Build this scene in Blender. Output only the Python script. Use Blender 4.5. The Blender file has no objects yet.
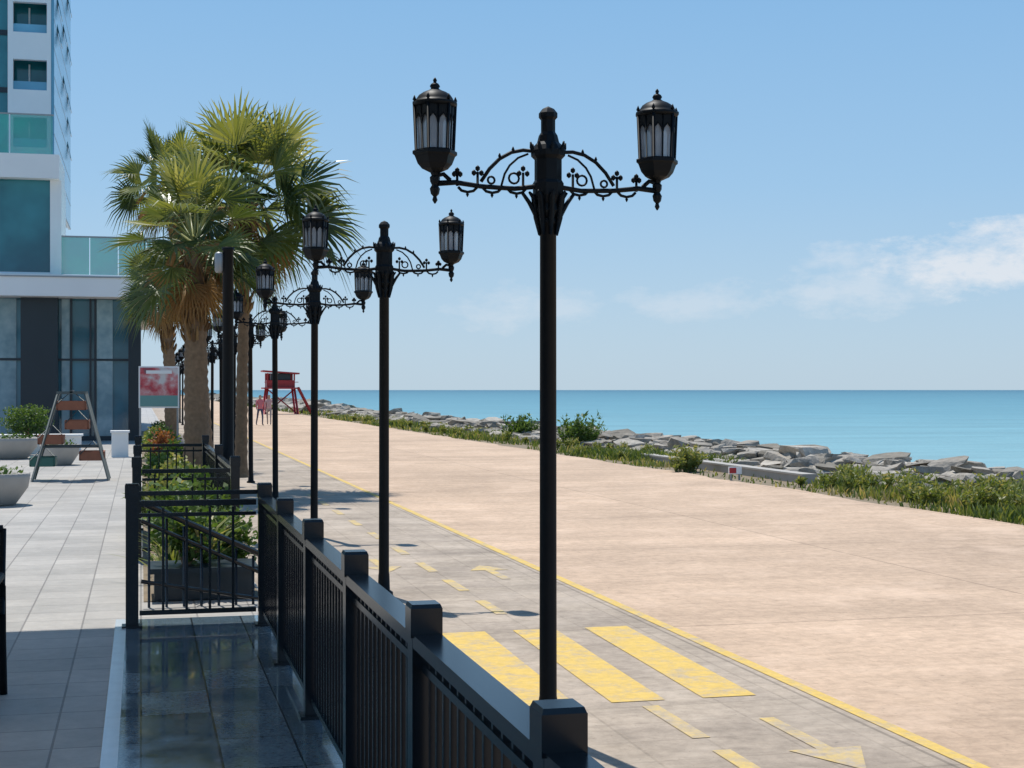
import bpy, math, random
from mathutils import Vector, Matrix
random.seed(7)
R=random
TH=math.atan(371/1500); CS=math.cos(TH); SN=math.sin(TH)
def P(px,d):   # lateral X and Y of a point seen at pixel column px at depth d
    X=(px-141)*CS*d/1500; return X,(d-X*SN)/CS

# ------------------------------------------------------------ materials
def newmat(name):
    m=bpy.data.materials.new(name); m.use_nodes=True
    nt=m.node_tree; nt.nodes.clear()
    o=nt.nodes.new('ShaderNodeOutputMaterial'); b=nt.nodes.new('ShaderNodeBsdfPrincipled')
    nt.links.new(b.outputs[0],o.inputs[0]); return m,nt,b
def N(nt,t,**k):
    n=nt.nodes.new(t)
    for a,v in k.items(): setattr(n,a,v)
    return n
def L(nt,a,b): nt.links.new(a,b)
def mix(nt,fac,a,b,mode='MIX'):
    n=N(nt,'ShaderNodeMix',data_type='RGBA',blend_type=mode)
    for s,v in ((0,fac),(6,a),(7,b)):
        if hasattr(v,'node'): L(nt,v,n.inputs[s])
        elif isinstance(v,(int,float)): n.inputs[s].default_value=v
        else: n.inputs[s].default_value=(*v,1) if len(v)==3 else v
    return n.outputs[2]
def noise(nt,scale,detail=5,vec=None,rough=.55):
    n=N(nt,'ShaderNodeTexNoise'); n.inputs['Scale'].default_value=scale; n.inputs['Detail'].default_value=detail
    n.inputs['Roughness'].default_value=rough
    if vec is None:
        g=N(nt,'ShaderNodeNewGeometry'); vec=g.outputs['Position']
    L(nt,vec,n.inputs['Vector']); return n.outputs[0]
def ramp(nt,f,stops):
    r=N(nt,'ShaderNodeValToRGB'); L(nt,f,r.inputs[0]); e=r.color_ramp.elements
    while len(e)<len(stops): e.new(.5)
    for i,(p,c) in enumerate(stops):
        e[i].position=p; e[i].color=(*c,1) if not isinstance(c,(int,float)) else (c,c,c,1)
    return r.outputs[0]
def bump(nt,b,h,s=.3,dist=.01):
    n=N(nt,'ShaderNodeBump'); n.inputs['Strength'].default_value=s; n.inputs['Distance'].default_value=dist
    L(nt,h,n.inputs['Height']); L(nt,n.outputs[0],b.inputs['Normal'])
def simple(name,col,rough=.5,metal=0,var=.15,scale=4,bmp=0,spec=.5):
    m,nt,b=newmat(name)
    f=noise(nt,scale)
    c=mix(nt,f,[x*(1-var) for x in col],[min(1,x*(1+var)) for x in col])
    L(nt,c,b.inputs['Base Color']); b.inputs['Roughness'].default_value=rough; b.inputs['Metallic'].default_value=metal
    b.inputs['Specular IOR Level'].default_value=spec
    if bmp: bump(nt,b,noise(nt,scale*8),bmp)
    return m
def paving(name,c1,c2,mortar,bw,bh,msize,offset=.5,rough=.8,stain=(.75,1.1),bm=.4,spec=.5,rot=0,sscale=.5,streak=None,fine=(.8,1.12),slab=False):
    m,nt,b=newmat(name)
    g=N(nt,'ShaderNodeNewGeometry'); mp=N(nt,'ShaderNodeMapping'); mp.inputs['Rotation'].default_value=(0,0,rot)
    L(nt,g.outputs['Position'],mp.inputs[0])
    br=N(nt,'ShaderNodeTexBrick'); br.offset=offset; L(nt,mp.outputs[0],br.inputs[0])
    br.inputs['Color1'].default_value=(*c1,1); br.inputs['Color2'].default_value=(*c2,1); br.inputs['Mortar'].default_value=(*mortar,1)
    br.inputs['Scale'].default_value=1; br.inputs['Mortar Size'].default_value=msize; br.inputs['Brick Width'].default_value=bw; br.inputs['Row Height'].default_value=bh
    br.inputs['Mortar Smooth'].default_value=.3
    s=ramp(nt,noise(nt,sscale,6,rough=.65),[(.3,stain[0]),(.7,stain[1])])
    s2=ramp(nt,noise(nt,9,6,rough=.78),[(.25,fine[0]),(.75,fine[1])])
    c=mix(nt,1,br.outputs[0],s,'MULTIPLY'); c=mix(nt,1,c,s2,'MULTIPLY')
    if streak:   # wear bands across the paving
        mp3=N(nt,'ShaderNodeMapping'); mp3.inputs['Scale'].default_value=(.3,2.0,1); mp3.inputs['Rotation'].default_value=(0,0,.12); L(nt,g.outputs['Position'],mp3.inputs[0])
        c=mix(nt,1,c,ramp(nt,noise(nt,.7,6,mp3.outputs[0],.72),[(.32,streak[0]),(.68,streak[1])]),'MULTIPLY')
        pf=ramp(nt,noise(nt,.9,6,rough=.7),[(.5,0),(.68,.55)])
        c=mix(nt,pf,c,[min(1,x*1.12+.05) for x in c1])
        sp=ramp(nt,noise(nt,26,3,rough=.6),[(.64,1.0),(.72,.74)]); c=mix(nt,1,c,sp,'MULTIPLY')
        if slab:
            br2=N(nt,'ShaderNodeTexBrick'); br2.offset=0; L(nt,g.outputs['Position'],br2.inputs[0])
            for k,v in (('Color1',1),('Color2',.93),('Mortar',.66)): br2.inputs[k].default_value=(v,v,v,1)
            br2.inputs['Scale'].default_value=1; br2.inputs['Brick Width'].default_value=4.2; br2.inputs['Row Height'].default_value=6; br2.inputs['Mortar Size'].default_value=.014
            c=mix(nt,1,c,br2.outputs[0],'MULTIPLY')
    L(nt,c,b.inputs['Base Color']); b.inputs['Roughness'].default_value=rough
    b.inputs['Specular IOR Level'].default_value=spec
    mt=N(nt,'ShaderNodeMath',operation='SUBTRACT'); L(nt,noise(nt,30,3),mt.inputs[0]); L(nt,br.outputs['Fac'],mt.inputs[1])
    bump(nt,b,mt.outputs[0],bm,.006)
    return m
M={}
M['black']=simple('black_paint',(.005,.007,.009),.5,0,.3,6,0,.16)
M['blackrail']=simple('rail_paint',(.004,.009,.015),.22,0,.3,6,0,.4)
M['prom']=paving('stamped_concrete',(.60,.43,.30),(.585,.42,.292),(.555,.395,.275),.42,.21,.012,stain=(.80,1.1),bm=.22,sscale=.22,spec=.2,streak=(.84,1.07),fine=(.72,1.22),slab=True)
M['lane']=paving('lane_concrete',(.46,.375,.29),(.43,.35,.275),(.38,.31,.24),.45,.45,.010,0,stain=(.74,1.12),sscale=.8,spec=.2,streak=(.80,1.12),fine=(.7,1.22),slab=True)
M['tile']=paving('terrace_tile',(.46,.425,.38),(.37,.345,.31),(.22,.20,.18),.4,.4,.007,0,stain=(.8,1.1),rough=.5,sscale=.9,fine=(.83,1.14))
def marble():
    m,nt,b=newmat('polished_granite')
    g=N(nt,'ShaderNodeNewGeometry'); br=N(nt,'ShaderNodeTexBrick'); br.offset=0; L(nt,g.outputs['Position'],br.inputs[0])
    br.inputs['Color1'].default_value=(.07,.11,.14,1); br.inputs['Color2'].default_value=(.18,.24,.27,1); br.inputs['Mortar'].default_value=(.02,.025,.03,1)
    br.inputs['Scale'].default_value=1; br.inputs['Brick Width'].default_value=.35; br.inputs['Row Height'].default_value=.6; br.inputs['Mortar Size'].default_value=.006
    c=mix(nt,1,br.outputs[0],ramp(nt,noise(nt,40,4,rough=.7),[(.3,.6),(.7,1.4)]),'MULTIPLY')
    L(nt,c,b.inputs['Base Color']); L(nt,ramp(nt,noise(nt,3,5),[(.4,.05),(.7,.2)]),b.inputs['Roughness']); b.inputs['IOR'].default_value=1.9
    mt=N(nt,'ShaderNodeMath',operation='SUBTRACT'); mt.inputs[0].default_value=1; L(nt,br.outputs['Fac'],mt.inputs[1]); bump(nt,b,mt.outputs[0],.3,.003)
    return m
M['marble']=marble()
M['strip']=simple('pale_stone',(.56,.60,.62),.15,0,.15,8)
M['soil']=simple('soil',(.22,.17,.11),.95,0,.4,5,.5)
M['concrete']=simple('concrete',(.40,.37,.33),.8,0,.2,3,.2)
M['whitewall']=simple('white_render',(.82,.82,.80),.7,0,.05,1)
M['darkclad']=simple('dark_cladding',(.012,.024,.034),.35,0,.2,1)
M['red']=simple('red_paint',(.40,.03,.035),.5,0,.2,2)
M['wood']=simple('red_wood',(.26,.09,.045),.6,0,.3,12)
M['greenmetal']=simple('green_metal',(.03,.12,.09),.5,0,.2,5)
M['greymetal']=simple('grey_metal',(.3,.31,.31),.4,.3,.2,5)
M['gunmetal']=simple('gunmetal',(.08,.10,.10),.4,.2,.2,5)
def glassy(name,c,rough=.06,c2=None,scale=.4,alpha=1,ior=1.6):
    m,nt,b=newmat(name); c2=c2 or [x*.5 for x in c]
    L(nt,mix(nt,ramp(nt,noise(nt,scale,3),[(.35,0),(.65,1)]),c,c2),b.inputs['Base Color'])
    b.inputs['Roughness'].default_value=rough; b.inputs['IOR'].default_value=ior; b.inputs['Alpha'].default_value=alpha
    return m
M['glass']=glassy('teal_glass',(.05,.24,.32))
M['glass2']=glassy('dark_teal_glass',(.008,.11,.14),.05,(.03,.22,.25),.5)
M['glass3']=glassy('tower_glass',(.16,.42,.56),.15,(.10,.30,.42))
M['curtain']=glassy('curtained_glass',(.30,.42,.45),.15,(.16,.28,.32),2)
M['balu']=glassy('balustrade_glass',(.10,.50,.44),.08,(.12,.42,.42),1,.55,1.45)
M['lantern']=glassy('lantern_glass',(.42,.46,.50),.35,(.28,.31,.35),8,.66,1.45)
def yellow(name,lo,hi,c):
    m,nt,b=newmat(name)
    f=ramp(nt,noise(nt,5,8,rough=.8),[(lo,0),(hi,1)])
    c0=mix(nt,1,(.43,.355,.275),ramp(nt,noise(nt,9,6,rough=.78),[(.25,.7),(.75,1.22)]),'MULTIPLY')
    c1=mix(nt,1,c,ramp(nt,noise(nt,14,5,rough=.8),[(.25,.8),(.75,1.12)]),'MULTIPLY')
    L(nt,mix(nt,f,c0,c1),b.inputs['Base Color']); b.inputs['Roughness'].default_value=.85; b.inputs['Specular IOR Level'].default_value=.2
    return m
M['yellow']=yellow('worn_yellow_paint',.34,.52,(.66,.455,.13))
M['yellow2']=yellow('faded_yellow_paint',.40,.60,(.62,.45,.17))
def leafmat(name,stops,trans=.35,rough=.5,tt=(1.5,1.4,.6)):
    m=bpy.data.materials.new(name); m.use_nodes=True; nt=m.node_tree; nt.nodes.clear()
    o=N(nt,'ShaderNodeOutputMaterial'); a=N(nt,'ShaderNodeAttribute',attribute_name='var')
    c=ramp(nt,a.outputs['Fac'],stops)
    d=N(nt,'ShaderNodeBsdfPrincipled'); d.inputs['Roughness'].default_value=rough; L(nt,c,d.inputs['Base Color'])
    d.inputs['Specular IOR Level'].default_value=.4
    t=N(nt,'ShaderNodeBsdfTranslucent'); L(nt,mix(nt,1,c,tt,'MULTIPLY'),t.inputs[0])
    s=N(nt,'ShaderNodeMixShader'); s.inputs[0].default_value=trans
    L(nt,d.outputs[0],s.inputs[1]); L(nt,t.outputs[0],s.inputs[2]); L(nt,s.outputs[0],o.inputs[0]); return m
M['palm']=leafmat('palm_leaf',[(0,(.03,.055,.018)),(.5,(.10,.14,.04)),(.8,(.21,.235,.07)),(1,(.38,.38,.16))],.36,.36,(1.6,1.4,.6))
M['dead']=leafmat('dead_frond',[(0,(.16,.085,.035)),(1,(.40,.24,.10))],.3,.7)
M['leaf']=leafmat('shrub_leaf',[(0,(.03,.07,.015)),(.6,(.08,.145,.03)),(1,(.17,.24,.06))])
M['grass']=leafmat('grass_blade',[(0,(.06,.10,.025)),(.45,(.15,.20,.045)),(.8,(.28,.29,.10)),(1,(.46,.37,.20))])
M['redleaf']=leafmat('red_leaf',[(0,(.14,.035,.02)),(1,(.38,.16,.06))])
M['trunk']=simple('palm_trunk',(.22,.14,.08),.9,0,.5,14,.8)

# ------------------------------------------------------------ mesh builder
class MB:
    def __init__(s): s.v=[];s.f=[];s.m=[];s.a=[];s.sm=[]
    def add(s,vs,fs,mat=0,var=0,smooth=False):
        o=len(s.v); s.v.extend(tuple(x) for x in vs)
        for f in fs: s.f.append([i+o for i in f]); s.m.append(mat); s.a.append(var); s.sm.append(smooth)
    def box(s,c,d,mat=0,mtx=None,taper=1):
        x,y,z=[k/2 for k in d]; t=taper
        vs=[Vector(p) for p in((-x,-y,-z),(x,-y,-z),(x,y,-z),(-x,y,-z),(-x*t,-y*t,z),(x*t,-y*t,z),(x*t,y*t,z),(-x*t,y*t,z))]
        if mtx: vs=[mtx@p for p in vs]
        c=Vector(c); s.add([p+c for p in vs],[(0,3,2,1),(4,5,6,7),(0,1,5,4),(1,2,6,5),(2,3,7,6),(3,0,4,7)],mat)
    def bx(s,x0,x1,y0,y1,z0,z1,mat=0): s.box(((x0+x1)/2,(y0+y1)/2,(z0+z1)/2),(x1-x0,y1-y0,z1-z0),mat)
    def lathe(s,prof,c=(0,0,0),n=12,mat=0,smooth=True,rot=0,jit=0):
        vs=[];fs=[]
        for r,z in prof:
            for i in range(n):
                a=2*math.pi*i/n+rot; rr=r*(1+R.uniform(-jit,jit)); vs.append((c[0]+rr*math.cos(a),c[1]+rr*math.sin(a),c[2]+z))
        for k in range(len(prof)-1):
            for i in range(n): j=(i+1)%n; fs.append((k*n+i,k*n+j,(k+1)*n+j,(k+1)*n+i))
        fs.append(tuple(range(n))[::-1]); fs.append(tuple((len(prof)-1)*n+i for i in range(n)))
        s.add(vs,fs,mat,0,smooth)
    def tube(s,pts,r,n=6,mat=0,var=0,closed=False):
        pts=[Vector(p) for p in pts]; vs=[];fs=[];K=len(pts)
        for k,p in enumerate(pts):
            if closed: t=pts[(k+1)%K]-pts[k-1]
            else: t=pts[min(k+1,K-1)]-pts[max(k-1,0)]
            t.normalize(); u=t.cross(Vector((0,1,0)) if abs(t.y)<.9 else Vector((1,0,0))).normalized(); w=t.cross(u)
            rr=r[k] if isinstance(r,(list,tuple)) else r
            for i in range(n):
                a=2*math.pi*i/n; vs.append(p+u*rr*math.cos(a)+w*rr*math.sin(a))
        for k in range(K if closed else K-1):
            for i in range(n):
                j=(i+1)%n; k2=(k+1)%K; fs.append((k*n+i,k*n+j,k2*n+j,k2*n+i))
        if not closed: fs.append(tuple(range(n))); fs.append(tuple((K-1)*n+i for i in range(n)))
        s.add(vs,fs,mat,var,True)
    def done(s,name,mats,loc=(0,0,0),parent=None):
        me=bpy.data.meshes.new(name); me.from_pydata(s.v,[],s.f)
        for m in mats: me.materials.append(M[m] if isinstance(m,str) else m)
        me.polygons.foreach_set('material_index',s.m); me.polygons.foreach_set('use_smooth',s.sm)
        at=me.attributes.new('var','FLOAT','FACE'); at.data.foreach_set('value',[float(x) for x in s.a])
        me.update()
        ob=bpy.data.objects.new(name,me); bpy.context.scene.collection.objects.link(ob); ob.location=loc
        if parent: ob.parent=parent
        return ob
def sheet(name,x0,x1,y0,y1,z,mat):
    b=MB(); b.add([(x0,y0,z),(x1,y0,z),(x1,y1,z),(x0,y1,z)],[(0,1,2,3)]); return b.done(name,[mat])

# ------------------------------------------------------------ grounds
ZP=-.35
sheet('ground',-1500,17.5,-200,4000,ZP-.03,'soil')
b=MB()
ed=[(12.7+R.uniform(-.08,.10)+.06*math.sin(k*.7),-60+k*.8,ZP-.004) for k in range(360)]+[(12.7,900,ZP-.004)]
for (a,c) in zip(ed,ed[1:]): b.add([(.9,a[1],ZP-.004),a,c,(.9,c[1],ZP-.004)],[(0,1,2,3)])
b.done('promenade',['prom'])
sheet('bike_lane_pavement',.9,4.3,-60,900,ZP,'lane')
b=MB(); b.bx(-60,.95,-30,300,-.6,0,0); b.done('terrace_pavement',['tile'])
sheet('granite_floor',-.1,.95,-8,11.1,.004,'marble')
b=MB(); b.bx(-.175,-.1,-8,11.1,-.01,.008); b.done('pale_stone_edging',['strip'])
sheet('planting_bed',.02,.93,12.0,62,.006,'soil')
b=MB()
def strip(x0,x1,y0,y1,sk=0,m=0,z=ZP+.004): b.add([(x0,y0,z),(x1,y0,z),(x1+sk,y1,z),(x0+sk,y1,z)],[(0,1,2,3)],m)
for k in range(40): strip(4.26,4.36,-5+k*6,-5+k*6+6)
for x0,x1 in((2.31,2.68),(2.92,3.28),(3.54,3.91)): strip(x0,x1,9.15,12.1,.08)
for y in (6.9,8.1,13.0,14.6,16.2,18.0,20,22,24,26,28): strip(3.07,3.18,y,y+.9,0,1)
def arrow(x,y,d=1):
    z=ZP+.004
    b.add([(x-.05,y,z),(x+.05,y,z),(x+.05,y+d*.8,z),(x-.05,y+d*.8,z)],[(0,1,2,3)],1)
    b.add([(x-.22,y+d*.8,z),(x+.22,y+d*.8,z),(x,y+d*1.3,z)],[(0,1,2)],1)
arrow(3.75,15.4); arrow(2.65,17.6,-1); arrow(3.7,8.5,-1)
b.done('lane_markings',['yellow','yellow2'])

def sea():
    m,nt,bb=newmat('sea_water')
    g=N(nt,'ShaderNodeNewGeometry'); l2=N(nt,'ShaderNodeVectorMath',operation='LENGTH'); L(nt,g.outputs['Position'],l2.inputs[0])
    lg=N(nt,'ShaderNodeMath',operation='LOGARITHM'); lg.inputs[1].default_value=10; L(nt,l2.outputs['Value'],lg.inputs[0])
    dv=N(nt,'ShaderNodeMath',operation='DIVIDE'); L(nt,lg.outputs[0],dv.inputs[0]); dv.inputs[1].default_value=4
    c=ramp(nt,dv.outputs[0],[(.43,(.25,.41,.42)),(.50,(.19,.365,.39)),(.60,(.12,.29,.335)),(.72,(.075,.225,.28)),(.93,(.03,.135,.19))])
    mp=N(nt,'ShaderNodeMapping'); mp.inputs['Scale'].default_value=(.03,.16,1); mp.inputs['Rotation'].default_value=(0,0,.5); L(nt,g.outputs['Position'],mp.inputs[0])
    v=ramp(nt,noise(nt,1,7,mp.outputs[0],.68),[(.3,.8),(.7,1.18)])
    L(nt,mix(nt,1,c,v,'MULTIPLY'),bb.inputs['Base Color'])
    bb.inputs['Roughness'].default_value=.35; bb.inputs['Specular IOR Level'].default_value=.22
    mp2=N(nt,'ShaderNodeMapping'); mp2.inputs['Scale'].default_value=(1,.5,1); L(nt,g.outputs['Position'],mp2.inputs[0])
    bump(nt,bb,noise(nt,.9,5,mp2.outputs[0]),.7,.3)
    return m
M['sea']=sea()
sheet('sea',16,40000,-3000,60000,-2.1,'sea')

# ------------------------------------------------------------ rocks
def rocks():
    import bmesh
    bm=bmesh.new(); bmesh.ops.create_icosphere(bm,subdivisions=2,radius=1)
    iv=[v.co.copy() for v in bm.verts]; fi=[[v.index for v in f.verts] for f in bm.faces]; bm.free()
    b=MB(); y=8
    while y<330:
        st=.46 if y<60 else (.85 if y<130 else 2.0)
        for X,z in((14.9,-.36),(15.3,-.28),(15.7,-.20),(16.1,-.12),(16.5,-.06),(17.0,-.03),(17.6,-.25),(18.3,-.7),(19.1,-1.2),(19.9,-1.8)):
            if X>17.3 and y>70: continue
            if X>17.3 and R.random()<.4: continue
            s=R.uniform(.18,.42)*(1 if st<.5 else st*1.45)
            if R.random()<.07: s*=1.5
            pl=[(Vector((R.gauss(0,1),R.gauss(0,1),R.gauss(0,.8))).normalized(),R.uniform(.35,.7)) for _ in range(7)]+[(Vector((R.gauss(0,.15),R.gauss(0,.15),1)).normalized(),R.uniform(.25,.5))]
            rot=Matrix.Rotation(R.uniform(0,6.3),3,'Z')@Matrix.Rotation(R.uniform(-.25,.25),3,'X')
            sc=Vector((R.uniform(1,1.6),R.uniform(.8,1.15),R.uniform(.5,.85)))
            ox=R.uniform(-.25,.25); oy=R.uniform(-.25,.25); oz=R.uniform(-.08,.06); vs=[]
            for v in iv:
                p=v.copy()
                for n,h in pl:
                    dd=p.dot(n)-h
                    if dd>0: p-=n*dd
                vs.append(rot@Vector((p.x*sc.x,p.y*sc.y,p.z*sc.z))*s*1.35+Vector((X+ox,y+oy,z+oz)))
            b.add(vs,fi,0,R.random())
        y+=st
    m,nt,bb=newmat('rock')
    a=N(nt,'ShaderNodeAttribute',attribute_name='var')
    c=ramp(nt,a.outputs['Fac'],[(0,(.24,.215,.175)),(.5,(.38,.34,.285)),(1,(.52,.47,.40))])
    c=mix(nt,1,c,ramp(nt,noise(nt,2.5,8,rough=.7),[(.3,.55),(.7,1.15)]),'MULTIPLY')
    L(nt,c,bb.inputs['Base Color']); bb.inputs['Roughness'].default_value=.95; bb.inputs['Specular IOR Level'].default_value=.2; bump(nt,bb,noise(nt,6,6),.8,.08)
    b.done('rock_revetment',[m])
rocks()

# ------------------------------------------------------------ foliage helpers
def clump(b,c,rad,n,ls=.05,mat=0):
    c=Vector(c)
    for _ in range(n):
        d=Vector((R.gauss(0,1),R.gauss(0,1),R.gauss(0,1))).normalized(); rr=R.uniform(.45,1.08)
        wob=1+.22*math.sin(d.x*5+c.x*3)*math.cos(d.y*4+c.y*7)+.15*math.sin(d.z*9+c.y)
        p=c+Vector((d.x*rad[0],d.y*rad[1],d.z*rad[2]))*rr*wob
        if p.z<c.z-rad[2]*.95: continue
        u=Vector((R.gauss(0,1),R.gauss(0,1),R.gauss(0,.6)+.5)).normalized(); w=u.cross(Vector((R.gauss(0,1),R.gauss(0,1),R.gauss(0,1)))).normalized()
        l=ls*R.uniform(.7,1.5)
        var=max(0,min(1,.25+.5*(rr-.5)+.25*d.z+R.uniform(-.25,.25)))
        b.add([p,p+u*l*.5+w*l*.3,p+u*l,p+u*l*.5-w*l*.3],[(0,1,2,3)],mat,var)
def blades(b,x0,x1,y0,y1,n,h=(.1,.35),mat=0,dens=None):
    for _ in range(n):
        x=R.uniform(x0,x1); y=R.uniform(y0,y1); dn=dens(x,y) if dens else 1
        if R.random()>dn: continue
        hh=R.uniform(*h)*(.4+.8*min(1,dn))
        a=R.uniform(0,6.3); w=R.uniform(.006,.014)*(1+y/35); lean=R.uniform(.1,.8)*hh; la=R.uniform(0,6.3)
        p=Vector((x,y,ZP-.03)); dx=Vector((math.cos(a)*w,math.sin(a)*w,0)); t=p+Vector((math.cos(la)*lean,math.sin(la)*lean,hh)); m=p.lerp(t,.55)+Vector((0,0,hh*.12))
        b.add([p-dx,p+dx,m+dx*.8,t,m-dx*.8],[(0,1,2,4),(4,2,3)],mat,max(0,min(1,R.random()**1.1+.25*math.sin(x*2+y*.5))))
def weed(b,x,y,s,n=26,mat=0,spread=.5):
    for _ in range(n):
        a=R.uniform(0,6.3); q=R.uniform(0,spread)*s; h=s*R.uniform(.45,1.05); bx,by=x+R.uniform(-.25,.25)*s,y+R.uniform(-.25,.25)*s
        top=Vector((bx+math.cos(a)*q,by+math.sin(a)*q,ZP+h)); base=Vector((bx,by,ZP-.03))
        b.tube([base,base.lerp(top,.5)+Vector((0,0,h*.08)),top],[.008,.006,.003],3,mat,.3)
        for k in range(16):
            t=R.uniform(.25,1.0); p=base.lerp(top,t)+Vector((0,0,h*.08*(1-abs(2*t-1))))
            u=Vector((R.gauss(0,1),R.gauss(0,1),R.uniform(.2,1.4))).normalized(); w=u.cross(Vector((R.gauss(0,1),R.gauss(0,1),R.gauss(0,1)))).normalized(); l=R.uniform(.06,.14)*(.6+.5*s)*(1+y/120)
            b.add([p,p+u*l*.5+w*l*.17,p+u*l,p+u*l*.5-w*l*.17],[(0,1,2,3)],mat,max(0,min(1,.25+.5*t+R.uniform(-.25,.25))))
b=MB()
def dens(x,y):
    if 29<y<37 and x<14.6: return .04
    v=math.sin(x*1.9+y*.45)+math.sin(y*1.1+x*2.7)+math.sin(y*.31+1)
    e=min(1,(x-12.6)/.9)
    return max(.02,.44+.34*v)*e
blades(b,12.7,15.4,10,24,24000,(.06,.30),dens=dens); blades(b,12.7,15.4,24,45,21000,(.06,.30),dens=dens)
blades(b,12.7,15.4,45,110,16000,(.08,.32),dens=dens); blades(b,12.7,15.4,110,260,5000,(.15,.4),dens=dens)
for _ in range(90):
    y=R.choice([R.uniform(14,30),R.uniform(38,90),R.uniform(38,90),R.uniform(60,170)]); x=R.uniform(13.1,15.2)
    weed(b,x,y,R.uniform(.18,.40),10)
# straggling taller clumps at the near end of the verge
for _ in range(26): weed(b,R.uniform(13.4,15.3),R.uniform(18,29),R.uniform(.3,.52),12,0,.9)
b.done('grass_verge',['grass'])
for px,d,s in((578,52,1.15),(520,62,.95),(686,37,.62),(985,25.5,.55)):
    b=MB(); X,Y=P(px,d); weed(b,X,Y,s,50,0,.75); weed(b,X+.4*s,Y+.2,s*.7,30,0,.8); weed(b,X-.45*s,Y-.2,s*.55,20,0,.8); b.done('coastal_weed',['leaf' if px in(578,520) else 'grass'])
b=MB(); b.bx(13.9,14.2,30,41,ZP-.1,ZP+.14); b.bx(13.88,14.22,30,41,ZP+.14,ZP+.18); b.done('low_concrete_wall',['concrete'])
b=MB(); X,Y=P(735,33.2)
b.box((X,Y,ZP+.22),(.3,.04,.16),0); b.box((X-.06,Y-.024,ZP+.22),(.16,.006,.12),1); b.box((X-.1,Y,ZP+.07),(.04,.03,.14),2); b.box((X+.1,Y,ZP+.07),(.04,.03,.14),2)
b.done('warning_sign',['whitewall','red','greymetal'])

# ------------------------------------------------------------ palms
def palm(px,d,crown_px,crown_py,rpx,n=40,tw=.17,name='palm_tree',elmin=-30,dead=.3):
    X,Y=P(px,d); Xc,Yc=P(crown_px,d); zc=1.65+(390-crown_py)*d/1500; Rc=rpx*d/1500
    b=MB(); K=26; nn=14
    pts=[];rs=[]
    for k in range(K*2+1):
        t=k/(K*2); x=X+(Xc-X)*t**1.6; y=Y+(Yc-Y)*t**1.6
        pts.append((x,y,t*zc-.1)); rs.append(tw*(1.25-.35*t+.9*max(0,.06-t)*6)*(1.07 if k%2 else .95)*R.uniform(.96,1.05))
    b.tube(pts,rs,nn,0)
    for k in range(120):
        t=R.uniform(.6,.99); a=k*2.4; x=X+(Xc-X)*t**1.6; y=Y+(Yc-Y)*t**1.6; z=t*zc-.1; r=tw*.95
        o=Vector((math.cos(a),math.sin(a),0)); p=Vector((x,y,z))+o*r*.8
        b.tube([p,p+o*.09+Vector((0,0,.13)),p+o*.13+Vector((0,0,.25))],[.04,.03,.01],5,2,R.random())
    C=Vector((Xc,Yc,zc-.1))
    def frond(az,el,Lp,Rf,mat,var,droop):
        t=Vector((math.cos(az)*math.cos(el),math.sin(az)*math.cos(el),math.sin(el)))
        base=C+Vector((math.cos(az),math.sin(az),0))*.08+Vector((0,0,.25*math.sin(el)))
        sag=Lp*.14*math.cos(el)
        mid=base+t*Lp*.55+Vector((0,0,sag*.2)); tip=base+t*Lp-Vector((0,0,sag))
        b.tube([base,mid,tip],[.022,.014,.010],4,mat,min(1,var+.2))
        f=(tip-mid).normalized(); f=(f+Vector((0,0,-.05))).normalized()
        s=f.cross(Vector((0,0,1)))
        if s.length<.1: s=Vector((1,0,0))
        s.normalize(); roll=R.gauss(0,.6); nrm=s.cross(f); s=(s*math.cos(roll)+nrm*math.sin(roll)).normalized(); nrm=s.cross(f)
        NB=26; span=math.radians(R.uniform(95,125)); dphi=2*span/NB
        for i in range(NB):
            ph=-span+(i+.5)*dphi; l=Rf*(1-.30*(abs(ph)/span)**2)*R.uniform(.92,1.06)
            di=f*math.cos(ph)+s*math.sin(ph)+nrm*.18*abs(math.sin(ph)); di.normalize()
            si=nrm.cross(di).normalized(); k1=.42; w=l*k1*math.tan(dphi/2)
            g=Vector((0,0,-1)); dr=droop*R.uniform(.3,1.6)
            p1=tip+di*l*k1; p2=tip+di*l*.75+g*l*.04*dr; p3=tip+di*l*1.02+g*l*.20*dr
            fold=nrm*w*.7*(1 if i%2 else -1)
            vv=max(0,min(1,var+R.uniform(-.16,.16)))
            b.add([tip,p1-si*w+fold,p1+si*w-fold,p2-si*w*.6,p2+si*w*.6,p3],[(0,1,2),(1,3,4,2),(3,5,4)],mat,vv)
    for k in range(n):
        q=k/n; el=math.radians(85-(85-elmin)*q**.9+R.uniform(-10,10)); az=k*2.39996+R.uniform(-.3,.3)
        s=R.uniform(.8,1.15)
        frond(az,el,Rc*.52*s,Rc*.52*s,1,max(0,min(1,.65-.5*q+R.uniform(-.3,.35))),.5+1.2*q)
    for k in range(int(n*dead)):
        frond(k*2.39996+R.uniform(-.3,.3),math.radians(R.uniform(-80,-35)),Rc*.34,Rc*.36,2,R.random(),1.6)
    for k in range(5):
        a=R.uniform(0,6.3); o=Vector((math.cos(a),math.sin(a),0))
        b.tube([C,C+o*Rc*.3+Vector((0,0,.05)),C+o*Rc*.5+Vector((0,0,-Rc*.25))],[.02,.03,.05],5,2,.9)
    return b.done(name,['trunk','palm','dead'])
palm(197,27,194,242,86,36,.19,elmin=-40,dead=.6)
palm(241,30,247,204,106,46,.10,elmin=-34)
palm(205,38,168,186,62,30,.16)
palm(172,44,165,290,52,28,.16)

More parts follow.
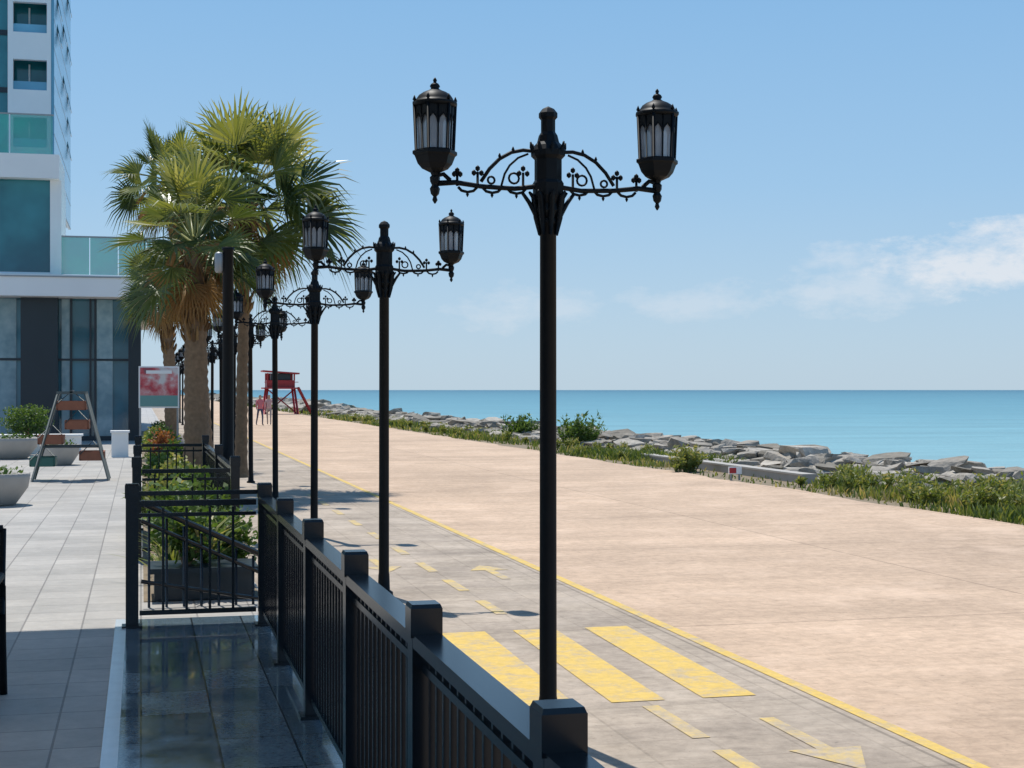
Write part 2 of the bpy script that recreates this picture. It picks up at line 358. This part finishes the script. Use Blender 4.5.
# ------------------------------------------------------------ lamps
def lampmesh():
    b=MB()
    b.lathe([(.09,0),(.09,.03),(.06,.05),(.055,.2),(.051,.22),(.0495,1.2),(.048,2.96),(.058,2.965),(.06,2.99),(.05,3.0)],n=16)
    b.lathe([(.05,2.99),(.08,3.04),(.07,3.08),(.088,3.13),(.092,3.2),(.08,3.22),(.08,3.34),(.10,3.36),(.102,3.39),(.085,3.42),(.065,3.44),(.055,3.48),(.042,3.50),(.042,3.57),(.055,3.585),(.055,3.61),(.035,3.635),(.004,3.65)],n=8,smooth=False,rot=math.pi/8)
    for k in range(8):
        a=k*math.pi/4; o=Vector((math.cos(a),math.sin(a),0))
        b.tube([o*.052+Vector((0,0,2.90)),o*.07+Vector((0,0,3.0)),o*.085+Vector((0,0,3.12)),o*.115+Vector((0,0,3.15))],[.008,.018,.018,.007],5)
        b.tube([o*.075+Vector((0,0,3.36)),o*.10+Vector((0,0,3.41)),o*.105+Vector((0,0,3.44))],[.014,.012,.005],5)
    for sg in(-1,1):
        A=lambda x,z:(sg*x,0,z)
        b.tube([A(.05,3.185),A(.20,3.165),A(.40,3.172),A(.55,3.19),A(.67,3.18)],[.015,.014,.014,.015,.017],6)
        b.tube([A(.07,3.385),A(.15,3.39),A(.22,3.375),A(.29,3.335),A(.35,3.275),A(.40,3.20)],.011,6)
        b.tube([A(.12,3.37),A(.18,3.345),A(.23,3.30),A(.26,3.25),A(.28,3.18)],.007,5)
        for (x,z) in((.21,3.392),(.29,3.352)): b.lathe([(.003,-.012),(.010,-.002),(.003,.016)],(sg*x,0,z),6)
        for cx,cz,q in((.15,3.25,1.1),(.42,3.245,1),(.54,3.235,.8)):
            b.tube([A(cx,3.17),A(cx,cz+.01)],.008,5)
            for dx,dz in((0,.030),(-.022,.004),(.022,.004)):
                b.lathe([(.002,-.018),(.014,-.007),(.014,.007),(.002,.018)],(sg*(cx+dx*q),0,cz+dz*q),7)
        for cx,cz,r in((.205,3.225,.030),(.34,3.21,.02)):
            b.tube([A(cx+r*math.cos(a*math.pi/6),cz+r*math.sin(a*math.pi/6)) for a in range(12)],.007,5,closed=True)
        for k in range(3):
            cx=.19+k*.145
            b.tube([A(cx-.055,3.165),A(cx-.035,3.145),A(cx,3.137),A(cx+.035,3.145),A(cx+.055,3.165)],.009,5)
            b.lathe([(.002,-.016),(.010,0),(.002,.012)],(sg*cx,0,3.124),6)
        b.tube([A(.06,2.99),A(.085,3.04),A(.115,3.09),A(.16,3.15)],[.016,.016,.013,.010],6)
        b.tube([A(.58,3.20),A(.62,3.235),A(.66,3.225),A(.67,3.19)],.013,6)
        c=(sg*.67,0,0)
        b.lathe([(.004,3.065),(.016,3.085),(.010,3.105),(.024,3.12),(.03,3.15),(.018,3.17),(.028,3.19),(.030,3.215),(.020,3.225),(.026,3.24),(.075,3.262),(.100,3.29),(.118,3.335),(.130,3.345),(.130,3.362),(.112,3.372)],c,6,smooth=False)
        b.lathe([(.098,3.374),(.110,3.618)],c,6,1,False)
        b.lathe([(.02,3.38),(.025,3.42),(.03,3.5),(.015,3.54)],c,8,1)
        for k in range(6):
            a=k*math.pi/3; a2=a+math.pi/3
            p0=Vector((math.cos(a)*.108+sg*.67,math.sin(a)*.108,3.37)); p1=Vector((math.cos(a)*.119+sg*.67,math.sin(a)*.119,3.625))
            q0=Vector((math.cos(a2)*.108+sg*.67,math.sin(a2)*.108,3.37)); q1=Vector((math.cos(a2)*.119+sg*.67,math.sin(a2)*.119,3.625))
            b.tube([p0,p1],.010,5)
            m0=p0.lerp(q0,.5); m1=p1.lerp(q1,.5); b.tube([m0,m1],.005,4)
            for u0,u1 in((0,.5),(.5,1)):
                lo=.56; S=lambda u,v:(p0.lerp(q0,u)).lerp(p1.lerp(q1,u),v)
                b.tube([S(u0,lo),S(u0+.06,lo+.12),S((u0+u1)/2,lo+.22),S(u1-.06,lo+.12),S(u1,lo)],.005,4)
                b.add([S(u0,lo),S(u0+.06,lo+.12),S((u0+u1)/2,lo+.22),S((u0+u1)/2,1),S(u0,1)],[(0,1,2,3,4)],0)
                b.add([S(u1,lo),S(u1-.06,lo+.12),S((u0+u1)/2,lo+.22),S((u0+u1)/2,1),S(u1,1)],[(0,1,2,3,4)],0)
            b.lathe([(.003,-.012),(.012,0),(.002,.024)],(p1.x,p1.y,3.655),5)
        b.lathe([(.118,3.618),(.130,3.628),(.130,3.642),(.113,3.648),(.106,3.662),(.092,3.682),(.066,3.70),(.036,3.712),(.022,3.722),(.030,3.735),(.022,3.748),(.008,3.757),(.012,3.77),(.003,3.785)],c,12,smooth=True)
    return b
lm=lampmesh().done('street_lamp',['black','lantern'])
D1=8.73
for k in range(15):
    d=D1+5.9*k; Y=(d-2.3*SN)/CS
    o=lm if k==0 else lm.copy()
    if k: bpy.context.scene.collection.objects.link(o)
    o.location=(2.3,Y,ZP); o.rotation_euler=(0 if k==0 else R.uniform(-.004,.004),0 if k==0 else R.uniform(-.006,.006),0 if k==0 else R.uniform(-.03,.03))
# ------------------------------------------------------------ main railing
def post(b,x,y,h=1.0,w=.086):
    b.bx(x-w/2,x+w/2,y-w/2,y+w/2,.005,h-.10); b.bx(x-w/2-.006,x+w/2+.006,y-w/2-.006,y+w/2+.006,h-.10,h-.012)
    b.box((x,y,h-.006),(w*1.12,w*1.12,.012),0,None,.9); b.bx(x-w*.8,x+w*.8,y-w*.8,y+w*.8,.005,.02)
def panel(b,x0,y0,x1,y1,zt=.90,zb=.12,sp=.11,wid=.075,bw=.018):
    a=Vector((x0,y0,0)); c=Vector((x1,y1,0)); ln=(c-a).length; d=(c-a)/ln; m=Matrix.Rotation(math.atan2(d.y,d.x),3,'Z'); mid=(a+c)/2
    b.box((mid.x,mid.y,zt-.02),(ln,wid,.04),0,m); b.box((mid.x,mid.y,zb),(ln,.035,.03),0,m); b.box((mid.x,mid.y,zt-.1),(ln,.03,.025),0,m)
    n=int(ln/sp)
    for i in range(1,n):
        p=a+d*ln*i/n; b.box((p.x,p.y,(zt+zb)/2-.02),(.018,bw,zt-zb-.06),0,m)
b=MB(); FX=.84; ys=[]
for k in range(-2,6):
    d=3.11+1.48*k; ys.append((d-FX*SN)/CS)
for y in ys: post(b,FX,y)
for y0,y1 in zip(ys,ys[1:]): panel(b,FX,y0+.045,FX,y1-.045,.91,.1,.10,.085,.022)
b.done('terrace_railing',['blackrail'])
b=MB(); Yc=ys[-1]+.12
post(b,-.06,Yc); panel(b,-.01,Yc,FX-.05,Yc,.88,.1,.15,.05)
b.box(((FX-.06)/2,Yc,.93),(FX,.03,.03))
b.done('cross_railing',['blackrail'])
b=MB(); y=11.7
b.tube([(0,y,.80),(.9,y,.38)],.024,6); b.tube([(0,y,.66),(.9,y,.24)],.016,6); b.tube([(0,y,.2),(.9,y,.04)],.016,6)
for i in range(7): x=.06+i*.13; b.tube([(x,y,.0),(x,y,.76-x*.46)],.011,5)
b.done('stair_handrail',['blackrail'])
b=MB()
y2=15.0
post(b,-.04,y2);post(b,.9,y2); panel(b,.01,y2,.85,y2,.88,.1,.12,.05)
post(b,-.04,y2+3.2);panel(b,-.04,y2+.05,-.04,y2+3.15,.88,.1,.12,.05)
post(b,.9,y2+3.2); panel(b,.9,y2+.05,.9,y2+3.15,.88,.1,.12,.05)
post(b,.9,y2+7);panel(b,.9,y2+3.25,.9,y2+6.95,.88,.1,.12,.05); post(b,-.04,y2+7); panel(b,.01,y2+7,.85,y2+7,.88,.1,.12,.05)
b.done('ramp_railing',['blackrail'])
b=MB(); b.bx(.1,.86,12.0,12.5,.008,.22); b.bx(.06,.90,11.96,12.54,.22,.26); b.done('stone_planter',['darkclad'])
def bush(name,cx,cy,z,rad,n,ls,mat,k=5):
    b=MB()
    for i in range(k):
        a=R.uniform(0,6.3); q=R.uniform(0,.55)
        c=(cx+math.cos(a)*q*rad[0],cy+math.sin(a)*q*rad[1],z+rad[2]*R.uniform(.6,1.1))
        b.tube([(cx,cy,z-.05),c],[.02,.008],4,1)
        clump(b,c,(rad[0]*.6,rad[1]*.6,rad[2]*.6),n//k,ls,0)
    return b.done(name,[mat,'trunk'])
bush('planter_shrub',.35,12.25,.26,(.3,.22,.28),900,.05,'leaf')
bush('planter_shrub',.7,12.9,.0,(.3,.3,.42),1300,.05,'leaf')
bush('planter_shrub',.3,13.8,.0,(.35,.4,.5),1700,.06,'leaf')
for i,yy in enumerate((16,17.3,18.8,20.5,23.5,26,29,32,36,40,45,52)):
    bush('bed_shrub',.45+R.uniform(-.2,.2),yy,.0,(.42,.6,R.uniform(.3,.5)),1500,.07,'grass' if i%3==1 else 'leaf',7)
X,Y=P(166,31); bush('red_leaved_shrub',X,Y,.1,(.35,.35,.42),1300,.07,'redleaf')
b=MB()
for (cx,cy,z) in((.5,12.3,.25),(.25,13.2,.0),(.75,13.9,0),(.5,15.9,0),(.3,14.5,0)):
    for i in range(50):
        a=R.uniform(0,6.3); l=R.uniform(.35,.7); e=R.uniform(.5,1.4); o=Vector((math.cos(a),math.sin(a),0)); s=Vector((-o.y,o.x,0))*.014
        p=Vector((cx,cy,z)); m=p+o*l*.5*math.cos(e)+Vector((0,0,l*.6*math.sin(e))); t=p+o*l*math.cos(e)*1.1+Vector((0,0,l*math.sin(e)*.8))
        b.add([p-s,p+s,m+s,t,m-s],[(0,1,2,4),(4,2,3)],0,R.random())
b.done('yucca_plants',['grass'])

b=MB(); X,Y=P(228,20.5)
b.lathe([(.11,0),(.11,.1),(.08,.14),(.072,3.55),(.085,3.56),(.085,3.6)],(X,Y,0),12); b.lathe([(.04,3.25),(.06,3.28),(.06,3.5),(.04,3.53)],(X-.12,Y,0),10,1)
b.box((X-.08,Y,3.4),(.1,.03,.03)); b.done('floodlight_pole',['black','greymetal'])

# ------------------------------------------------------------ terrace furniture
X,Y=P(72,27.5); b=MB()
for yy in(-.35,.35):
    b.tube([(X-.68,Y+yy,0),(X-.22,Y+yy,1.62)],.026,8,0); b.tube([(X+.66,Y+yy,0),(X+.24,Y+yy,1.62)],.026,8,0)
    b.box((X,Y+yy,1.6),(.52,.05,.05),0); b.tube([(X-.5,Y+yy,.62),(X+.5,Y+yy,.62)],.018,6,0)
b.box((X,Y,1.62),(.05,.75,.05),0)
def trough(x,z,w=.55,m=1):
    b.box((x,Y,z),(w,.66,.03),m)
    for s in(-1,1):
        b.box((x+s*w/2,Y,z+.07),(.03,.66,.16),m); b.box((x,Y+s*.33,z+.07),(w-.034,.03,.16),m); b.tube([(x+s*w/2,Y+s*.36,z+.1),(x,Y+s*.36,z+.32)],.008,4,0)
trough(X,1.30,.50,1); trough(X-.36,.68,.42,1); trough(X+.10,.95,.4,1); trough(X-.5,.28,.42,2); trough(X+.36,.38,.42,1)
b.done('hanging_planter_stand',['gunmetal','wood','greenmetal'])
def bowl(px,d,r,h,name='round_planter'):
    X,Y=P(px,d); b=MB(); b.lathe([(r*.55,0),(r*.62,.03),(r*.95,h*.55),(r,h*.85),(r*1.02,h),(r*.9,h),(r*.88,h*.88),(.01,h*.86)],(X,Y,0),32,0)
    clump(b,(X,Y,h),(r*.75,r*.75,.1),150,.07,1); b.done(name,['concrete','leaf'])
bowl(-5,21.5,.48,.46); bowl(60,33,.42,.45); bowl(12,36,.6,.5)
X,Y=P(27,38); b=MB(); b.tube([(X,Y,0),(X,Y,.7)],.05,6,1); clump(b,(X,Y,.85),(.58,.58,.42),3200,.06,0); b.done('topiary_ball',['leaf','trunk'])
X,Y=P(45,39); b=MB(); b.bx(X-1.4,X+.9,Y-.3,Y+.3,0,.45); b.bx(X-1.45,X+.95,Y-.34,Y+.34,.45,.5); b.done('trough_planter',['whitewall'])
X,Y=P(120,37); b=MB(); b.bx(X-.2,X+.2,Y-.2,Y+.2,0,.6); b.bx(X-.23,X+.23,Y-.23,Y+.23,.6,.65); b.done('stone_bollard',['whitewall'])
X,Y=-.985,8.2; b=MB()
for sx in(-.26,.26):
    b.tube([(X+sx,Y-.28,0),(X+sx,Y-.25,.3),(X+sx,Y-.24,.62),(X+sx,Y-.2,.66),(X+sx,Y+.2,.66),(X+sx,Y+.26,.6),(X+sx,Y+.28,.3),(X+sx,Y+.36,0)],.022,8)
    b.tube([(X+sx,Y+.24,.45),(X+sx,Y+.34,.9)],.018,8)
b.box((X,Y,.44),(.5,.5,.035)); 
for i in range(7): b.box((X-.21+i*.07,Y+.3,.7),(.035,.02,.38),0,Matrix.Rotation(-.2,3,'X'))
b.tube([(X-.26,Y+.34,.9),(X+.26,Y+.34,.9)],.02,8)
b.done('garden_chair',['black'])
def postermat():
    m,nt,bb=newmat('poster_print')
    tc=N(nt,'ShaderNodeTexCoord'); sx=N(nt,'ShaderNodeSeparateXYZ'); L(nt,tc.outputs['Object'],sx.inputs[0])
    n1=noise(nt,3.5,3,tc.outputs['Object'])
    c=ramp(nt,n1,[(.38,(.62,.58,.56)),(.46,(.60,.28,.28)),(.6,(.50,.05,.07)),(.68,(.20,.10,.12))])
    bandr=N(nt,'ShaderNodeMath',operation='LESS_THAN'); L(nt,sx.outputs[2],bandr.inputs[0]); bandr.inputs[1].default_value=1.52
    c=mix(nt,bandr.outputs[0],c,(.14,.30,.28))
    L(nt,c,bb.inputs['Base Color']); bb.inputs['Roughness'].default_value=.4; return m
M['poster']=postermat()
X,Y=P(159,36); b=MB(); b.box((0,0,1.72),(.95,.05,1.0),0); b.box((0,-.03,1.72),(.88,.012,.93),1)
for s in(-.44,.44): b.box((s,.05,1.1),(.05,.05,2.2),2)
b.box((0,-.04,2.08),(.6,.012,.08),0)
b.done('poster_sign',['whitewall','poster','greymetal'],(X,Y,0))
# ------------------------------------------------------------ lifeguard tower
X,Y=P(280,125); b=MB()
for sx in(-1.1,1.1):
    for sy in(-1,1): b.tube([(X+sx*1.25,Y+sy*1.2,ZP),(X+sx,Y+sy,1.75)],.09,6,0)
b.tube([(X-1.35,Y-1.2,ZP),(X+1.1,Y-1,1.7)],.06,5,0); b.tube([(X+1.35,Y-1.2,ZP),(X-1.1,Y-1,1.7)],.06,5,0)
b.box((X,Y,1.8),(2.9,2.7,.12),0); b.box((X,Y+.1,2.15),(2.3,2.0,.62),0)
for sx in(-1.1,1.1):
    for sy in(-.85,1.05): b.box((X+sx,Y+sy,2.75),(.12,.12,.6),0)
b.box((X,Y+.95,2.75),(2.2,.05,.6),0); b.box((X,Y+.1,2.75),(1.6,1.5,.5),1)
b.box((X,Y,3.12),(3.0,2.7,.12),0,Matrix.Rotation(.07,3,'Y')); b.tube([(X+1.4,Y-1.3,1.85),(X+2.4,Y-2.5,ZP)],.1,5,0); b.tube([(X+1.4,Y-.6,1.85),(X+2.4,Y-1.8,ZP)],.1,5,0)
for i in range(6):
    t=(i+.5)/6; b.box((X+1.4+t,Y-.95-t*1.2,1.85-2.2*t),(.25,.8,.05),0)
b.box((X-1.3,Y-1.2,2.3),(.05,.05,1.0),0); b.box((X,Y-1.3,2.3),(2.8,.05,.05),0)
b.done('lifeguard_tower',['red','darkclad'])
# ------------------------------------------------------------ people
def person(px,d,shirt,pants,yaw,name='pedestrian'):
    X,Y=P(px,d)
    J=[(0,0,.95),(0,.0,1.15),(0,0,1.38),(0,-.01,1.5),(0,-.02,1.62),(0,-.02,1.73),
       (.18,0,1.40),(.25,.05,1.13),(.24,-.08,.88),(-.18,0,1.40),(-.25,-.05,1.13),(-.24,-.15,.90),
       (.10,0,.90),(.11,-.12,.50),(.11,-.10,.09),(.11,-.24,.04),(-.10,0,.90),(-.11,.10,.50),(-.11,.28,.12),(-.11,.18,.04)]
    E=[(0,1),(1,2),(2,3),(3,4),(4,5),(2,6),(6,7),(7,8),(2,9),(9,10),(10,11),(0,12),(12,13),(13,14),(14,15),(0,16),(16,17),(17,18),(18,19)]
    rad=[.14,.13,.15,.055,.10,.08,.065,.05,.03,.065,.05,.03,.09,.065,.045,.035,.09,.065,.045,.035]
    me=bpy.data.meshes.new(name); me.from_pydata(J,E,[]); ob=bpy.data.objects.new(name,me); bpy.context.scene.collection.objects.link(ob)
    md=ob.modifiers.new('skin','SKIN')
    for i,sv in enumerate(me.skin_vertices[0].data): sv.radius=(rad[i],rad[i]*.8); sv.use_root=(i==0)
    s=ob.modifiers.new('s','SUBSURF'); s.levels=1; s.render_levels=1
    m,nt,bb=newmat('clothes'); tc=N(nt,'ShaderNodeTexCoord'); sx=N(nt,'ShaderNodeSeparateXYZ'); L(nt,tc.outputs['Object'],sx.inputs[0])
    dv=N(nt,'ShaderNodeMath',operation='DIVIDE'); L(nt,sx.outputs[2],dv.inputs[0]); dv.inputs[1].default_value=2
    r=N(nt,'ShaderNodeValToRGB'); L(nt,dv.outputs[0],r.inputs[0]); r.color_ramp.interpolation='CONSTANT'; e=r.color_ramp.elements
    for _ in range(3): e.new(.5)
    for i,(p,c) in enumerate([(0,(.05,.04,.04)),(.05,pants),(.47,shirt),(.735,(.45,.28,.2)),(.84,(.04,.025,.015))]): e[i].position=p; e[i].color=(*c,1)
    L(nt,r.outputs[0],bb.inputs['Base Color']); bb.inputs['Roughness'].default_value=.8; me.materials.append(m)
    ob.location=(X,Y,ZP); ob.rotation_euler=(0,0,yaw); return ob
person(260,84,(.55,.16,.18),(.06,.07,.12),.3); person(269,86,(.55,.35,.33),(.35,.3,.28),-.2)

# ------------------------------------------------------------ podium building
root=bpy.data.objects.new('glass_podium_building',None); bpy.context.scene.collection.objects.link(root)
Y0=50.5
b=MB()
b.bx(-30,-3.74,Y0+.3,76,0,4.62,1); b.bx(-3.74,-2.6,Y0-.15,Y0+2,0,4.62,2); b.bx(-2.6,-.4,Y0+.3,76,0,4.62,1); b.bx(-.4,0,Y0-.05,76,0,4.62,2)
b.bx(-30,.35,Y0-1.0,76.5,4.62,5.3,0); b.bx(-30,.38,Y0-1.03,76.6,5.22,5.26,3)
b.bx(-30,-2.85,Y0+.2,53.5,5.3,8.43,4); b.bx(-2.85,-2.5,Y0+.1,53.6,5.3,8.43,0); b.bx(-30,-2.55,Y0-.3,53.8,8.43,9.2,0); b.bx(-30,-2.45,Y0+.15,53.7,5.302,5.45,0)
for x in(-5.2,-6.6,-8,-9.5,-11,-2.2,-1.6,-1.45): b.bx(x-.03,x+.03,Y0+.2,Y0+.3,0,4.62,2)
b.bx(-30,-3.74,Y0+.22,Y0+.3,2.6,2.68,2); b.bx(-2.6,-.4,Y0+.22,Y0+.3,2.6,2.67,2)
for x in(-4.6,-6.4,-8.2,-10): b.bx(x-.02,x+.02,Y0+.15,Y0+.2,5.5,8.43,2)
b.bx(-2.5,-2.25,Y0+.24,Y0+.298,.1,4.6,5); b.bx(-1.4,-.9,Y0+.24,Y0+.298,.1,4.6,5); b.bx(-6,-3.9,Y0+.24,Y0+.298,.1,4.6,5)
b.bx(-2.6,-.4,Y0+.15,Y0+.32,0,.15,2)
b.done('walls',['whitewall','glass','darkclad','greymetal','glass2','curtain'],parent=root)
b=MB()
x=-2.45
while x<.2: b.bx(x,min(x+.85,.3),Y0-.9,Y0-.88,5.32,6.5,0); x+=.88
y=Y0-.85
while y<76: b.bx(.27,.29,y,y+1.4,5.32,6.5,0); y+=1.45
b.bx(-2.45,.3,Y0-.91,Y0-.87,6.5,6.55,1); b.bx(.26,.30,Y0-.86,76,6.5,6.55,1)
x=-2.75
while x>-28: b.bx(x-1.3,x,Y0-.2,Y0-.18,9.2,10.45,0); x-=1.34
b.bx(-30,-2.72,Y0-.21,Y0-.17,10.45,10.5,1)
b.done('glass_balustrades',['balu','greymetal'],parent=root)
# ------------------------------------------------------------ tower
root=bpy.data.objects.new('apartment_tower',None); bpy.context.scene.collection.objects.link(root)
b=MB(); Y1=78
b.bx(-30,-6.4,Y1+.5,98,0,60,1)
b.bx(-6.39,-5.4,Y1+1.2,97,0,11.5,0)
z=10.85; fh=2.85
while z<58:
    b.bx(-6.4,-4.35,Y1,Y1+.35,z+1.5,z+fh,0)
    b.bx(-6.4,-6.15,Y1,Y1+.35,z,z+1.5,0); b.bx(-4.55,-4.35,Y1,Y1+.35,z,z+1.5,0)
    b.bx(-6.15,-4.55,Y1+1.3,Y1+1.35,z,z+1.5,2); b.bx(-6.15,-4.55,Y1+.2,Y1+.24,z+.02,z+.45,3)
    b.bx(-5.5,-5.42,Y1+1.2,Y1+1.3,z,z+1.5,0); b.bx(-6.4,-4.36,Y1+.35,Y1+1.2,z-.2,z,0)
    b.bx(-30,-6.41,Y1+.42,Y1+.5,z-.1,z+.15,4)
    z+=fh
b.bx(-4.34,-4.2,Y1,96,11.5,60,3)
b.bx(-6.2,-4.36,Y1+1.4,95,11.5,60,1)
z=11.5
while z<58:
    b.bx(-4.21,-4.195,Y1,96,z,z+.07,5)
    for y in(81,87,92):
        if R.random()<.5: b.box((-4.12,y+.6,z+1.5),(.03,1.2,1.1),1,Matrix.Rotation(-.2,3,'Y'))
    z+=fh/2
b.done('walls',['whitewall','glass2','glass2','glass3','darkclad','greymetal'],parent=root)

# ------------------------------------------------------------ assumed canopy, out of view, added to shade the terrace
root=bpy.data.objects.new('assumed_shade_canopy',None); bpy.context.scene.collection.objects.link(root)
b=MB(); b.bx(-9,.62,-14,13.0,5.25,5.5,0)  # far edge set for the shade line; white underside lightens floor reflections
for y in(-6,0,6,12): b.bx(-9,.5,y-.08,y+.08,5.14,5.249,1)
for y in(-6,0,6,12.2): b.bx(-5.2,-4.9,y-.15,y+.15,0,5.139,1)
b.done('shade_roof',['whitewall','darkclad'],parent=root)

# ------------------------------------------------------------ world
sunv=Vector((-.09,.39,.915)).normalized()
el=math.asin(sunv.z); az=math.atan2(sunv.x,sunv.y)
w=bpy.data.worlds.new('World'); bpy.context.scene.world=w; w.use_nodes=True; nt=w.node_tree; nt.nodes.clear()
out=N(nt,'ShaderNodeOutputWorld'); bg=N(nt,'ShaderNodeBackground'); L(nt,bg.outputs[0],out.inputs[0]); bg.inputs[1].default_value=.1
sk=N(nt,'ShaderNodeTexSky',sky_type='NISHITA'); sk.sun_disc=False; sk.sun_elevation=el; sk.sun_rotation=az; sk.altitude=0; sk.air_density=1; sk.dust_density=.6; sk.ozone_density=2
tc=N(nt,'ShaderNodeTexCoord'); sp=N(nt,'ShaderNodeSeparateXYZ'); L(nt,tc.outputs['Generated'],sp.inputs[0])
def mth(op,a,b2=None,c=None,clamp=False):
    n=N(nt,'ShaderNodeMath',operation=op); n.use_clamp=clamp
    for i,v in enumerate((a,b2,c)):
        if v is None: continue
        if hasattr(v,'node'): L(nt,v,n.inputs[i])
        else: n.inputs[i].default_value=v
    return n.outputs[0]
AZ=mth('ARCTAN2',sp.outputs[0],sp.outputs[1]); EL=mth('ARCSINE',sp.outputs[2])
cmb=N(nt,'ShaderNodeCombineXYZ'); L(nt,AZ,cmb.inputs[0]); L(nt,mth('MULTIPLY',EL,2.0),cmb.inputs[1])
nz=noise(nt,30,9,cmb.outputs[0],.66)
tot=None
for px,py,wx,wy,op in((985,262,105,34,1.0),(1030,245,60,26,1.1),(838,258,40,15,.5),(850,292,100,24,.5),(690,305,75,20,.38),(520,308,80,24,.38)):
    a0=TH+math.atan((px-512)/1500); e0=math.atan((390-py)/1500*math.cos(a0-TH))
    u=mth('DIVIDE',mth('SUBTRACT',AZ,a0),wx/1500); v=mth('DIVIDE',mth('SUBTRACT',EL,e0),wy/1500)
    r=mth('SUBTRACT',1.0,mth('SQRT',mth('ADD',mth('MULTIPLY',u,u),mth('MULTIPLY',v,v))))
    r=mth('MAXIMUM',r,-1.0)
    f=mth('ADD',mth('MULTIPLY',r,.42),mth('MULTIPLY',mth('SUBTRACT',nz,.49),1.25)); f=mth('MULTIPLY',mth('MULTIPLY',f,2.8,clamp=True),op)
    tot=f if tot is None else mth('MAXIMUM',tot,f)
grad=ramp(nt,mth('DIVIDE',EL,math.pi/2,clamp=True),[(0,(.50,.66,.80)),(.035,(.44,.63,.82)),(.085,(.34,.575,.835)),(.165,(.25,.50,.81)),(.4,(.12,.32,.66)),(1,(.06,.20,.52))])
g10=mix(nt,1,grad,(10,10,10),'MULTIPLY')
base=mix(nt,.84,sk.outputs[0],g10)
L(nt,mix(nt,mth('MULTIPLY',tot,.75,clamp=True),base,(8.2,8.4,8.8)),bg.inputs[0])
sd=bpy.data.lights.new('sun','SUN'); sd.energy=4.7; sd.angle=math.radians(.53); sd.color=(1,.965,.9)
so=bpy.data.objects.new('sun',sd); bpy.context.scene.collection.objects.link(so); so.rotation_euler=sunv.to_track_quat('Z','Y').to_euler()

cam=bpy.data.cameras.new('camera'); co=bpy.data.objects.new('camera',cam); bpy.context.scene.collection.objects.link(co)
co.location=(0,0,1.65); co.rotation_euler=(math.pi/2,0,-TH); cam.sensor_width=36; cam.lens=1500/1024*36; cam.shift_y=6/1024; cam.clip_end=90000; cam.clip_start=.05
sc=bpy.context.scene; sc.camera=co; sc.view_settings.view_transform='Standard'; sc.view_settings.look='None'; sc.view_settings.exposure=0
